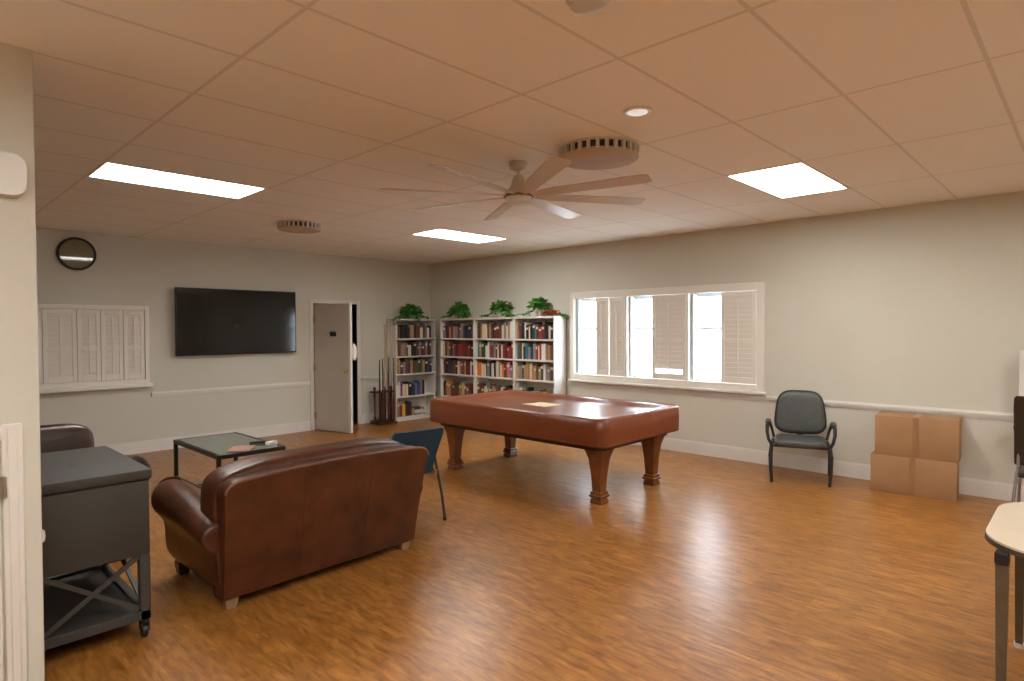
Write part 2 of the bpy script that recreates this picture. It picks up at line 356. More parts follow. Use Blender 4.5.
# window_1 : window wall
w1 = MB(); oY0, oY1, oZ0, oZ1 = 2.85, 5.78, .835, 2.18
for a0, a1, z0, z1 in ((oY0, oY0 + .09, oZ0, oZ1), (oY1 - .07, oY1, oZ0, oZ1), (oY0 + .09, oY1 - .07, oZ1 - .095, oZ1), (oY0 + .09, oY1 - .07, oZ0 + .03, oZ0 + .115)):
    w1.box(XB - .035, XB + .02, a0, a1, z0, z1, .005, 1)
for a in (4.785, 3.845): w1.box(XB - .03, XB + .17, a - .016, a + .016, oZ0 + .1, oZ1 - .09, .003, 1)
win1 = struct('window_1', w1, M['shutter'], 'wide shuttered window above the pool table', 'window')
MB().box(XB - .075, XB, oY0 - .02, oY1 + .02, oZ0, oZ0 + .032, .006, 2).build('window_sill', M['shutter'], win1)
zb, zt = oZ0 + .115, oZ1 - .095
for a0, a1, ob in ((5.075, 5.30, 0), (4.805, 5.065, 0), (3.865, 4.36, .03), (2.945, 3.385, 0)):
    mb = MB(); bx = shutter(mb, a0, a1, zb + .003, zt - .003, placeB, ob, 85 if a0 > 4.5 else 81)
    pn = mb.build('shutter_panel', M['shutter'], win1)
    rb = MB(); am = (a0 + a1) / 2
    rb.box(XB - .062, XB - .047, am - .006, am + .006, zb + .12, zt - .1, .002, 1); rb.build('tilt_rod', M['shutter'], pn)
# folded panels standing inside the openings (seen on edge) and sashes behind
for a in (5.665, 4.745, 3.825 - .03):
    mb = MB(); mb.box(XB + .02, XB + .155, a - .014, a + .014, zb + .01, zt - .01, .003, 1); mb.build('folded_panel', M['winframe'], win1)
for y0, y1 in ((4.81, 5.70), (3.87, 4.77), (2.95, 3.82)):
    s = MB(); X1, X2 = XB + .13, XB + .17
    s.box(X1, X2, y0, y0 + .04, HZ0, HZ1).box(X1, X2, y1 - .04, y1, HZ0, HZ1).box(X1, X2, y0, y1, HZ0, HZ0 + .05).box(X1, X2, y0, y1, HZ1 - .05, HZ1)
    zm = 1.63; s.box(X1 - .01, X2, y0, y1, zm - .022, zm + .022)
    so = s.build('sash_frame', M['winframe'], win1)

# outside ground
struct('ground_outside', MB().box(XB + .25, 40, -25, 40, -.3, -.2), M['concrete'], 'pale pavement outside the window', 'ground')

# window_2 : closed shutters on the back wall
w2 = MB(); a0, a1, z0, z1 = .10, 2.49, .935, 1.965
w2.box(a0, a0 + .06, YA - .06, YA, z0, z1, .005, 1).box(a1 - .05, a1, YA - .06, YA, z0, z1, .005, 1).box(a0 + .06, a1 - .05, YA - .06, YA, z1 - .055, z1, .005, 1)
w2.box(a0 + .06, a1 - .05, YA - .06, YA, z0, z0 + .06, .005, 1).box(a0 + .06, a1 - .05, YA - .022, YA, z0 + .06, z1 - .055)
win2 = struct('window_2', w2, M['shutter'], 'closed white shutters below the wall clock', 'window')
MB().box(a0 - .02, a1 + .02, YA - .13, YA, z0 - .045, z0, .008, 2).build('window_sill', M['shutter'], win2)
edges = [.17, .56, .95, 1.345, 1.69, 1.94, 2.19, 2.435]
for e0, e1 in zip(edges, edges[1:]):
    mb = MB(); shutter(mb, e0 + .003, e1 - .003, z0 + .065, z1 - .06, placeA, 0, 79); pn = mb.build('shutter_panel', M['shutter'], win2)
    am = (e0 + e1) / 2; MB().box(am - .006, am + .006, YA - .085, YA - .072, z0 + .17, z1 - .15, .002, 1).build('tilt_rod', M['shutter'], pn)

# low white door with casing in the partition wall
dz = MB(); dz.box(.352, .424, PY - .02, PY + .001, 0, 1.235, .004, 1).box(-.55, .352, PY - .02, PY + .001, 1.165, 1.235, .004, 1).box(-.62, -.55, PY - .02, PY + .001, 0, 1.235, .004, 1)
dz.box(.372, .404, PY - .027, PY - .019, 0, 1.215, .003, 1)
d2 = struct('door_2', dz, M['white'], 'low white door casing in the partition wall', 'door')
MB().box(-.546, .345, PY - .014, PY + .001, .01, 1.16, .003, 1).build('door_leaf', M['white'], d2)
MB().box(.325, .366, PY - .028, PY - .012, .92, 1.01, .003, 1).cyl((.349, PY - .03, .915), (.349, PY - .03, 1.015), .007).build('hinge', M['chrome'], d2, 'steel hinge')
# plate on the partition's end
pl = MB().box(0, .004, -.025, .025, -.04, .04, .001, 1).pillow((.006, 0, 0), (.014, .018, .030), (.8, .8), 12, 8).build('cord_cleat', M['white'])
pl.location = (PX, PY + .06, .70); tag(pl, 'small white bumper on the end of the partition wall', 'wall bumper')

# wall device at top left
t = thing('alarm_box', 'rounded white box high on the partition wall', 'alarm', (.30, PY, 2.312))
MB().prism(rrect(-.22, .152, -.090, .088, .055, 10), 0, .058, .005, 2, mtx=XZ).build('housing', M['pot'], t)
MB().prism(rrect(-.22, .156, -.096, .090, .055, 10), -.002, .012, 0, mtx=XZ).build('back_plate', M['white'], t)

# ------------------------------------------------------------------ ceiling fittings
def troffer(i, j, label):
    x0, x1, y0, y1 = cell(i, j); cx, cy = (x0 + x1) / 2, (y0 + y1) / 2; hx, hy = .61, .305
    t = thing('ceiling_light', label, 'ceiling light', (cx, cy, CEIL), 0, 'rectangular ceiling light panels')
    h = MB(); e = .022
    h.box(-hx, -hx + e, -hy, hy, -.004, .11).box(hx - e, hx, -hy, hy, -.004, .11).box(-hx + e, hx - e, -hy, -hy + e, -.004, .11).box(-hx + e, hx - e, hy - e, hy, -.004, .11).box(-hx, hx, -hy, hy, .10, .115)
    h.build('housing', M['lampwhite'], t)
    MB().box(-hx + e, hx - e, -hy + e, hy - e, .030, .042, .004, 1).build('diffuser', M['lamp'], t)
troffer(0, 5, 'bright rectangular ceiling light nearest the wall clock')
troffer(3, 6, 'bright rectangular ceiling light in front of the bookcases')
troffer(3, -1, 'bright rectangular ceiling light on the side of the charcoal armchair')
troffer(0, -5, 'rectangular ceiling light behind the viewer near the beige table')
troffer(3, -6, 'rectangular ceiling light at the far corner behind the viewer')
troffer(-2, -2, 'rectangular ceiling light beside the viewer near the partition')
troffer(-1, -3, 'unseen ceiling light added above the viewer to brighten the partition')  # added out of view to throw more light on the partition face

t = thing('downlight', 'small round white ceiling downlight near the round vent', 'downlight', (3.03, 1.91, CEIL))
MB().lathe([(.085, 0), (.085, -.006), (.07, -.012), (.058, -.008), (.058, 0)]).build('trim_ring', M['lampwhite'], t)
MB().lathe([(.057, -.003), (.057, -.010), (.04, -.016), (.005, -.018)]).build('lens', M['small_lamp'], t)
t = thing('smoke_detector', 'round grey detector at the very top of the photo', 'detector', (1.86, 1.385, CEIL))
MB().lathe([(.085, 0), (.085, -.012), (.075, -.016)], n=32).build('base', M['vent'], t)
MB().lathe([(.072, -.014), (.07, -.035), (.05, -.045), (.01, -.047)], n=32).build('cap', M['vent'], t)

def round_vent(loc, r, h, label):
    t = thing('ceiling_vent', label, 'air vent', loc, R(9), 'round ceiling air vents'); n = 28
    MB().lathe([(r * .92, 0), (r * .92, -h * .98)], n=n).build('dark_core', M['black'], t)
    ring = MB()
    ring.lathe([(r * 1.02, 0), (r * 1.02, -.012), (r * .9, -.012)], n=n)
    for k in range(n):
        a = 2 * pi * k / n; q = Matrix.Rotation(a, 4, 'Z')
        ring.box(r * .925, r, -.0115, .0115, -h, -.008, 0, 1, 0, q)
    ring.build('slotted_ring', M['vent'], t)
    MB().lathe([(r * .9, -h * .8), (r * 1.0, -h * .84), (r * 1.0, -h), (r * .97, -h - .006), (r * .2, -h - .010)], n=n).build('face_plate', M['ventface'], t)
round_vent((3.47, 2.50, CEIL), .275, .072, 'round slotted ceiling vent beside the ceiling fan')
round_vent((3.42, 6.74, CEIL), .24, .075, 'round slotted ceiling vent above the television')

# fan
FZ = 2.625
t = thing('ceiling_fan', 'pale eight blade ceiling fan hanging from a short rod', 'ceiling fan', (3.34, 3.14, CEIL))
dzb = FZ - CEIL
MB().lathe([(.075, 0), (.075, -.015), (.062, -.045), (.03, -.06), (.014, -.065)]).build('canopy', M['fan'], t)
MB().cyl((0, 0, -.055), (0, 0, dzb + .075), .013).lathe([(.014, -.085), (.036, -.10), (.05, -.135), (.055, -.16), (.075, dzb + .055)]).build('downrod', M['fan'], t)
MB().lathe([(.07, dzb + .065), (.10, dzb + .045), (.105, dzb + .012), (.10, dzb), (.09, dzb - .008)], n=32).build('motor', M['fan'], t)
MB().lathe([(.092, dzb - .005), (.095, dzb - .03), (.085, dzb - .048), (.02, dzb - .052)], n=32).build('hub_cap', M['lampwhite'], t)
MB().lathe([(.112, dzb + .012), (.114, dzb + .006), (.112, dzb)], n=32).build('band', M['stem'], t, 'brown band')
blade = None
for k in range(8):
    if blade is None:
        mb = MB(); outl = [(.10, -.03), (.25, -.055), (.97, -.068), (1.02, -.05), (1.02, .05), (.97, .068), (.25, .055), (.10, .03)]
        mb.prism(outl, -.004, .004, .002, 1, mtx=Matrix.Translation((0, 0, dzb + .012)) @ Matrix.Rotation(R(-11), 4, 'X'))
        blade = mb.build('blade', M['fan'], t); ob = blade
    else:
        ob = blade.copy(); COL.objects.link(ob); ob.parent = t
    ob.rotation_euler = (0, 0, R(13 + 45 * k))

# ------------------------------------------------------------------ wall clock and television
t = thing('wall_clock', 'round black rimmed wall clock reflecting a ceiling light', 'clock', (1.71, YA - .008, 2.598), R(-2.3))
MB().lathe([(.178, 0), (.205, .004), (.205, .035), (.195, .048), (.178, .05), (.174, .034)], n=48, mtx=Matrix.Rotation(R(90), 4, 'X')).build('rim', M['black'], t)
fc = MB().lathe([(.178, .012), (.178, .0365)], n=48, mtx=Matrix.Rotation(R(90), 4, 'X')).build('face', M['face'], t)
for k in range(12):
    a = pi / 6 * k; MB().bar((.145 * sin(a), -.0372, .145 * cos(a)), (.165 * sin(a), -.0372, .165 * cos(a)), .008, .002).build('dial_marking', M['stem'], t)
MB().bar((0, -.039, 0), (.06, -.039, .065), .010, .002).build('hour_hand', M['black'], t)
MB().bar((0, -.041, 0), (-.05, -.041, .13), .007, .002).build('minute_hand', M['black'], t)

t = thing('television', 'large black wall mounted television between shutters and door', 'television', (3.675, YA, 1.757))
MB().box(-.30, .30, -.05, 0, -.2, .2, .004, 1).build('wall_mount', M['blackmetal'], t)
MB().box(-.868, .868, -.10, -.05, -.476, .476, .008, 2).build('cabinet', M['black'], t)
MB().box(-.852, .852, -.1035, -.095, -.456, .463, .002, 1).build('screen', M['screen'], t)

# ------------------------------------------------------------------ bookcases, books
SHELF = (.075, .44, .84, 1.155, 1.475); TOP = 1.795; D = .285
def bookcase(w, label, loc, rz):
    """local: x 0..w along the wall, y 0 (back) .. -D (front)"""
    t = thing('bookcase', label, 'bookcase', loc, rz, 'white bookcases in the corner'); p = .022
    MB().box(0, p, -D, 0, 0, TOP, .002, 1).build('side_panel', M['white'], t)
    MB().box(w - p, w, -D, 0, 0, TOP, .002, 1).build('side_panel', M['white'], t)
    MB().box(p, w - p, -.008, 0, .03, TOP - .02).build('back_panel', M['white'], t)
    MB().box(-.002, w + .002, -D - .006, 0, TOP, TOP + .028, .003, 1).build('top_board', M['white'], t)
    for z in SHELF: MB().box(p, w - p, -D + .002, -.008, z - .026, z, .002, 1).build('shelf', M['white'], t)
    MB().box(p, w - p, -D + .012, -D + .03, 0, SHELF[0] - .026).build('kick_board', M['white'], t)
    return t
AX0, AX1, AY = 6.285, 7.18, YA - .018
BX = XB - .018
CASES = [('bookcase beside the cue rack', AX1 - AX0, (AX0, AY, 0), 0.),
         ('bookcase in the room corner', 8.56 - 7.655, (BX, 8.56, 0), R(-90)),
         ('bookcase in the middle of the window wall run', 7.65 - 6.715, (BX, 7.65, 0), R(-90)),
         ('bookcase nearest the window', 6.71 - 5.87, (BX, 6.71, 0), R(-90))]
SHORT = ['bookcase beside the cue rack', 'corner bookcase', 'middle window-wall bookcase', 'bookcase nearest the window']
for nm, w, loc, rz in CASES: bookcase(w, 'white open ' + nm, loc, rz)

PAL = {'dark red': (.11, .014, .016), 'red': (.24, .028, .026), 'black': (.014, .013, .014), 'navy': (.018, .03, .09), 'blue': (.04, .10, .30), 'cream': (.62, .54, .40),
       'white': (.66, .65, .62), 'brown': (.11, .05, .025), 'tan': (.36, .22, .11), 'grey': (.20, .20, .20), 'dark green': (.02, .07, .035), 'green': (.06, .22, .07),
       'orange': (.60, .18, .02), 'yellow': (.62, .46, .06), 'purple': (.13, .04, .16), 'teal': (.03, .19, .20), 'pink': (.5, .16, .2)}
BM = {k: mat('book_cloth_' + k.replace(' ', '_'), v, .55, noise=(tuple(min(1, c * 1.25 + .004) for c in v), 25, 3)) for k, v in PAL.items()}
def book_mesh():
    b = MB()   # unit book: x thickness 0..1, y 0 (spine front) .. 1 (fore edge), z 0..1
    b.box(0, .14, .03, 1, 0, 1, .012, 1).box(.86, 1, .03, 1, 0, 1, .012, 1)
    b.prism([(0, .05), (.12, .015), (.5, 0), (.88, .015), (1, .05), (.86, .07), (.14, .07)], 0, 1)
    b.box(.13, .87, .06, .96, .02, .98, 0, 1, 1)
    # raised title band on the spine
    b.box(.1, .9, -.006, .03, .66, .82, 0, 1, 2)
    return b
proto = book_mesh().build('book', [BM['red'], M['page'], M['page']]); me_book = proto.data; bpy.data.objects.remove(proto)
ORD = ['first', 'second', 'third', 'fourth', 'fifth', 'sixth', 'seventh', 'eighth', 'ninth', 'tenth', 'eleventh', 'twelfth', 'thirteenth', 'fourteenth', 'fifteenth', 'sixteenth', 'seventeenth', 'eighteenth', 'nineteenth', 'twentieth']
SN = ['lowest', 'fourth', 'third', 'second', 'top']
MIX = {   # case, shelf index (0 lowest) -> palette
 (0, 4): 'brown black cream dark_red tan black brown dark_green grey white black', (0, 3): 'cream tan brown cream black brown grey red dark_red black',
 (0, 2): 'tan cream grey navy white brown dark_green grey black brown', (0, 1): 'white tan cream brown navy purple blue tan cream', (0, 0): 'dark_red red orange yellow dark_red black grey',
 (1, 4): 'dark_red brown pink black grey black navy grey', (1, 3): 'brown dark_red cream dark_green red dark_red red dark_red', (1, 2): 'black navy brown dark_green black red dark_red grey', (1, 1): 'blue orange brown orange red yellow green dark_red',
 (2, 4): 'tan cream tan brown dark_red black cream white grey', (2, 3): 'teal dark_green white red dark_red white cream dark_red red', (2, 2): 'orange cream grey navy black cream white brown red pink', (2, 1): 'brown cream grey tan dark_green brown red yellow',
 (3, 4): 'brown navy white blue purple navy green red dark_red black grey cream', (3, 3): 'cream brown navy teal white grey red red white brown tan cream', (3, 2): 'grey dark_green tan cream brown dark_red dark_green white grey brown', (3, 1): 'white grey teal white navy dark_green yellow blue grey'}
rnd = random.Random(11)
for (ci, si), pal in MIX.items():
    nm, w, loc, rz = CASES[ci]; cols = [c.replace('_', ' ') for c in pal.split()]
    z = SHELF[si]; room = ((SHELF + (TOP,))[si + 1] - z) - .035
    x = .03; n = 0; q = Matrix.Translation(loc) @ Matrix.Rotation(rz, 4, 'Z'); end = w - .03
    if (ci, si) in ((0, 0),): end = .40
    if (ci, si) in ((0, 1),): end = w - .22
    lst = []
    while True:
        th = rnd.uniform(.030, .062); hh = min(room, rnd.uniform(.19, .275)); dd = rnd.uniform(.15, .2)
        if x + th > end: break
        lst.append((x, th, hh, dd)); x += th + rnd.choice((0.001, .001, .002, .003))
        if rnd.random() < .04: x += .03
    for k, (x, th, hh, dd) in enumerate(lst):
        c = cols[min(len(cols) - 1, int(k * len(cols) / len(lst)))]
        u_ = rnd.random()
        if u_ < .36: c = rnd.choice(cols)
        elif u_ < .55: c = rnd.choice(('black', 'grey', 'brown', 'cream', 'tan'))
        o = bpy.data.objects.new('book', me_book); COL.objects.link(o); y = -D + .035 + rnd.uniform(0, .02)
        o.matrix_world = q @ Matrix.Translation((x, y, z + .0005)) @ Matrix.Diagonal((th, dd, hh, 1))
        o.material_slots[0].link = 'OBJECT'; o.material_slots[0].material = BM[c]
        if rnd.random() < .75: o.material_slots[2].link = 'OBJECT'; o.material_slots[2].material = BM[c]
        o['label'] = f'{c} book, {ORD[k]} from the left, {SN[si]} shelf, {SHORT[ci]}'
        o['category'] = 'book'; o['group'] = f'books on the {SN[si]} shelf of the {SHORT[ci]}'
# flat stack at the lowest shelf of the bookcase beside the cue rack
for k, (c, hgt) in enumerate((('grey', .03), ('white', .035), ('cream', .028), ('black', .03))):
    zz = SHELF[0] + .001 + sum(h_ for _, h_ in (('grey', .03), ('white', .035), ('cream', .028), ('black', .03))[:k]) + .001 * k
    o = bpy.data.objects.new('book', me_book); COL.objects.link(o)
    o.matrix_world = Matrix.Translation((AX0 + .44, AY - D + .04, zz + hgt)) @ Matrix.Rotation(R(90), 4, 'Y') @ Matrix.Diagonal((hgt, .19, .23 - .01 * k, 1))
    o.material_slots[0].link = 'OBJECT'; o.material_slots[0].material = BM[c]
    tag(o, f'{c} book lying flat, {["bottom", "second", "third", "topmost"][k]} of the stack on the lowest bookcase shelf', 'book', 'flat books on the lowest shelf')

# ------------------------------------------------------------------ plants on the bookcases
def leaf(b, p, d, L, wd, roll=0., droop=.4, mi=0):
    d = Vector(d).normalized(); side = d.cross(Vector((0, 0, 1)))
    side = (side.normalized() if side.length > .05 else Vector((1, 0, 0))); nrm = side.cross(d)
    side = side * cos(roll) + nrm * sin(roll)
    pr = []
    for t, w_ in ((0, .12), (.25, .8), (.5, 1), (.75, .65), (1, .03)):
        c = Vector(p) + d * L * t - Vector((0, 0, droop * L * t * t)); pr.append((c - side * wd * w_, c - Vector((0, 0, -.12 * wd)) , c + side * wd * w_))
    V = [[b.verts.new(v) for v in row] for row in pr]
    for A, B in zip(V, V[1:]):
        for k in range(2):
            f = b.faces.new((A[k], A[k + 1], B[k + 1], B[k])); f.material_index = mi
def plant(loc, hw, h, trail, seed, label, front, low=-.15):
    """front: unit vector out of the wall; trail: list of (list of points) local vines"""
    t = thing('potted_plant', label, 'plant', loc); rn = random.Random(seed)
    MB().lathe([(.052, 0), (.055, .005), (.072, .09), (.076, .10), (.072, .105), (.064, .10), (.06, .085)], n=20).build('pot', M['pot'], t)
    mb = MB()
    for k in range(210):
        az = rn.uniform(0, 2 * pi); el = rn.uniform(low, 1.35); rr = rn.uniform(.3, .95)
        d = Vector((cos(az) * cos(el), sin(az) * cos(el), sin(el)))
        p = Vector((d.x * hw * rr * .8, d.y * min(hw, .13) * rr, .10 + d.z * h * rr * .75)) 
        leaf(mb.bm, p, d + Vector((0, 0, .1)), rn.uniform(.08, .13), rn.uniform(.024, .038), rn.uniform(-.6, .6), rn.uniform(.3, .9))
    mb.build('foliage', M['leaf'], t, angle=180)
    for pts in trail:
        v = MB(); v.tube(pts, .004, 6); 
        P = [Vector(p) for p in pts]
        for a_, b_ in zip(P, P[1:]):
            n_ = max(2, int((b_ - a_).length / .012))
            for q in range(n_):
                p = a_.lerp(b_, q / n_); az = rn.uniform(0, 2 * pi)
                leaf(v.bm, p, (cos(az), sin(az), rn.uniform(-.1, .8)), rn.uniform(.055, .095), rn.uniform(.02, .032), rn.uniform(-.5, .5), .5)
        v.build('trailing_vine', M['leaf'], t, angle=180)
    return t
TZ = TOP + .0285
fy = -.175
plant((6.72, AY - .14, TZ), .26, .20, [[(.05, -.1, .1), (.18, -.12, .04), (.30, -.13, .03)], [(-.05, -.1, .1), (-.2, -.13, .04), (-.36, -.15, .04), (-.49, -.17, -.02), (-.50, -.18, -.12)], [(0, -.1, .1), (.02, -.165, .06), (.03, -.20, -.02), (.03, -.20, -.09)]], 1, 'bushy green plant trailing over the bookcase beside the cue rack', (0, -1, 0))
plant((7.15, 8.17, TZ), .24, .21, [[(-.1, .05, .1), (-.11, .22, .03), (-.11, .35, .04)], [(-.1, -.05, .1), (-.11, -.22, .03), (-.11, -.36, .04)]], 2, 'bushy green plant on top of the corner bookcase', (-1, 0, 0))
plant((7.14, 7.12, TZ), .25, .20, [[(-.1, .05, .1), (-.11, .24, .03), (-.11, .38, .04)], [(-.1, -.05, .1), (-.11, -.25, .03), (-.11, -.40, .04)]], 3, 'bushy green plant in a white pot on the middle bookcase', (-1, 0, 0), .2)
plant((7.12, 6.26, TZ), .26, .23, [[(-.08, .05, .1), (-.1, .22, .03), (-.1, .36, .04)]], 4, 'taller green plant in a white pot on the bookcase nearest the window', (-1, 0, 0), .3)
# garland with orange leaves and a stem hanging down the bookcase's end
t = thing('leaf_garland', 'orange and green leaf garland at the window end of the bookcases', 'garland', (7.12, 6.0, TZ)); rn = random.Random(8)
st = MB(); st.tube([(-.06, .14, .02), (-.05, .02, .025), (0, -.08, .03), (.1, -.148, .02), (.158, -.155, -.05), (.163, -.152, -.5), (.166, -.15, -1.0)], .0045, 6); st.build('stem', M['stem'], t)
og = MB()
for k in range(90):
    s_ = rn.random(); az = rn.uniform(0, 2 * pi); leaf(og.bm, (-.08 + .1 * s_, .14 - .24 * s_, .03 + rn.uniform(0, .05)), (cos(az), sin(az), rn.uniform(0, .7)), rn.uniform(.05, .08), rn.uniform(.018, .028), rn.uniform(-.5, .5), .4)
og.build('orange_leaves', M['orangeleaf'], t, 'orange leaves', 180)
gl = MB()
for k in range(36):
    s_ = rn.random(); az = rn.uniform(0, 2 * pi); leaf(gl.bm, (.05 + .11 * s_, -.11 - .04 * s_, .03 - .12 * max(0, s_ - .55)), (cos(az), sin(az) - .5, rn.uniform(-.3, .7)), rn.uniform(.05, .08), rn.uniform(.016, .024), rn.uniform(-.5, .5), .5)
gl.build('green_leaves', M['leaf'], t, 'green leaves', 180)

# ------------------------------------------------------------------ cue rack and cues
RX, RY = 6.05, 8.96
t = thing('cue_rack', 'dark wooden floor rack holding billiard cues by the bookcase', 'cue rack', (RX, RY, 0))
MB().box(-.19, .19, -.17, .13, 0, .035, .006, 2).box(-.17, .17, -.11, .11, .035, .06, .006, 2).build('base', M['darkwood'], t)
for x in (-.165, .165):
    MB().lathe([(.02, .06), (.02, .12), (.014, .14), (.014, .46), (.02, .48), (.02, .60), (.026, .61), (.022, .635), (.006, .645)], (x, 0, 0), 14).build('post', M['redwood'], t)
MB().box(-.045, .045, -.03, .03, .06, .56, .004, 1).build('centre_panel', M['black'], t)
tp = MB().box(-.185, .185, -.112, -.045, .54, .565, .006, 2).box(-.185, .185, .045, .125, .54, .565, .006, 2).box(-.185, -.13, -.045, .045, .54, .565).box(.13, .185, -.045, .045, .54, .565)
tp.build('holder_plate', M['darkwood'], t)
cuei = 0
CN = ['nearest the door', 'second from the door', 'third from the door', 'third from the bookcase', 'second from the bookcase', 'nearest the bookcase']
for k, (x, H_, pale) in enumerate(((-.15, 1.08, 0), (-.085, 1.10, 0), (-.045, 1.72, 1), (.03, 1.12, 0), (.09, 1.76, 1), (.14, 1.10, 0))):
    c_ = thing('billiard_cue', ('long pale ' if pale else 'dark ') + 'billiard cue standing in the floor rack, ' + CN[k], 'billiard cue', (RX + x, RY - .135, .036), 0, 'billiard cues in the rack')
    MB().lathe([(.013, 0), (.017, .01), (.016, .45), (.0125, .62)], n=12).build('butt', M['redwood' if k % 2 else 'darkwood'], c_)
    MB().lathe([(.0122, .62), (.011, .8), (.008, H_ - .03)], n=10).build('shaft', M['maple' if pale else 'darkwood'], c_)
    MB().lathe([(.0082, H_ - .03), (.0078, H_ - .008), (.006, H_)], n=10).build('tip', M['pot' if pale else 'black'], c_)

# ------------------------------------------------------------------ pool table
t = thing('pool_table', 'large pool table under a fitted brown vinyl cover on wooden legs', 'pool table', (5.115, 4.38, 0))
hx, hy, zt_ = .715, 1.255, .822
cv = bmesh.new(); RR = .125
def ringpts(ax, ay, r, z, n=7): return [(x, y, z) for x, y in rrect(-ax, ax, -ay, ay, r, n)]
rings = [ringpts(hx - .015, hy - .015, RR, zt_ - .255), ringpts(hx + .004, hy + .004, RR, zt_ - .25), ringpts(hx + .006, hy + .006, RR, zt_ - .12), ringpts(hx + .002, hy + .002, RR, zt_ - .012), ringpts(hx - .008, hy - .008, RR - .01, zt_ - .002), ringpts(hx - .03, hy - .03, RR - .02, zt_),
         ringpts(hx - .12, hy - .12, .08, zt_ - .002), ringpts(hx - .17, hy - .17, .05, zt_ - .03), ringpts(hx - .30, hy - .30, .05, zt_ - .036), ringpts(.1, .5, .04, zt_ - .037)]
MB().loft(rings).build('cover', M['cover'], t, 'brown vinyl cover', 50)
MB().tube(ringpts(hx + .0095, hy + .0095, RR, zt_ - .235), .004, 6, closed=True).tube(ringpts(hx - .018, hy - .018, RR - .01, zt_ + .0), .0045, 6, closed=True).build('cover_piping', M['cover'], t)
MB().prism(rrect(-hx + .10, hx - .10, -hy + .10, hy - .10, .06), zt_ - .305, zt_ - .22, .01, 2).build('frame', M['darkwood'], t)
for sx in (-1, 1):
    for sy in (-1, 1):
        L = MB(); c = (sx * .465, sy * 1.03, 0)
        L.lathe([(.060, 0), (.063, .01), (.058, .035), (.050, .05), (.068, .06), (.070, .075), (.056, .085), (.060, .095), (.060, .105), (.046, .115), (.056, .28), (.072, .42), (.092, .485), (.098, .50), (.098, .53)], c, square=True)
        pg = [(c[0] + a * .06, c[1] + d * .06) for a, d in ((-1, -1), (1, -1), (1, 1), (-1, 1))]
        L.build('leg', M['tablewood'], t, angle=20)
o = MB().prism([(-.15, -.17), (.13, -.20), (.16, .15), (-.12, .19)], 0, .004, 0).build('paper_sheet', M['paper']); o.location = (5.11, 4.47, zt_ - .037 + .001)
tag(o, 'cream paper sheet lying on the brown pool table cover', 'paper')

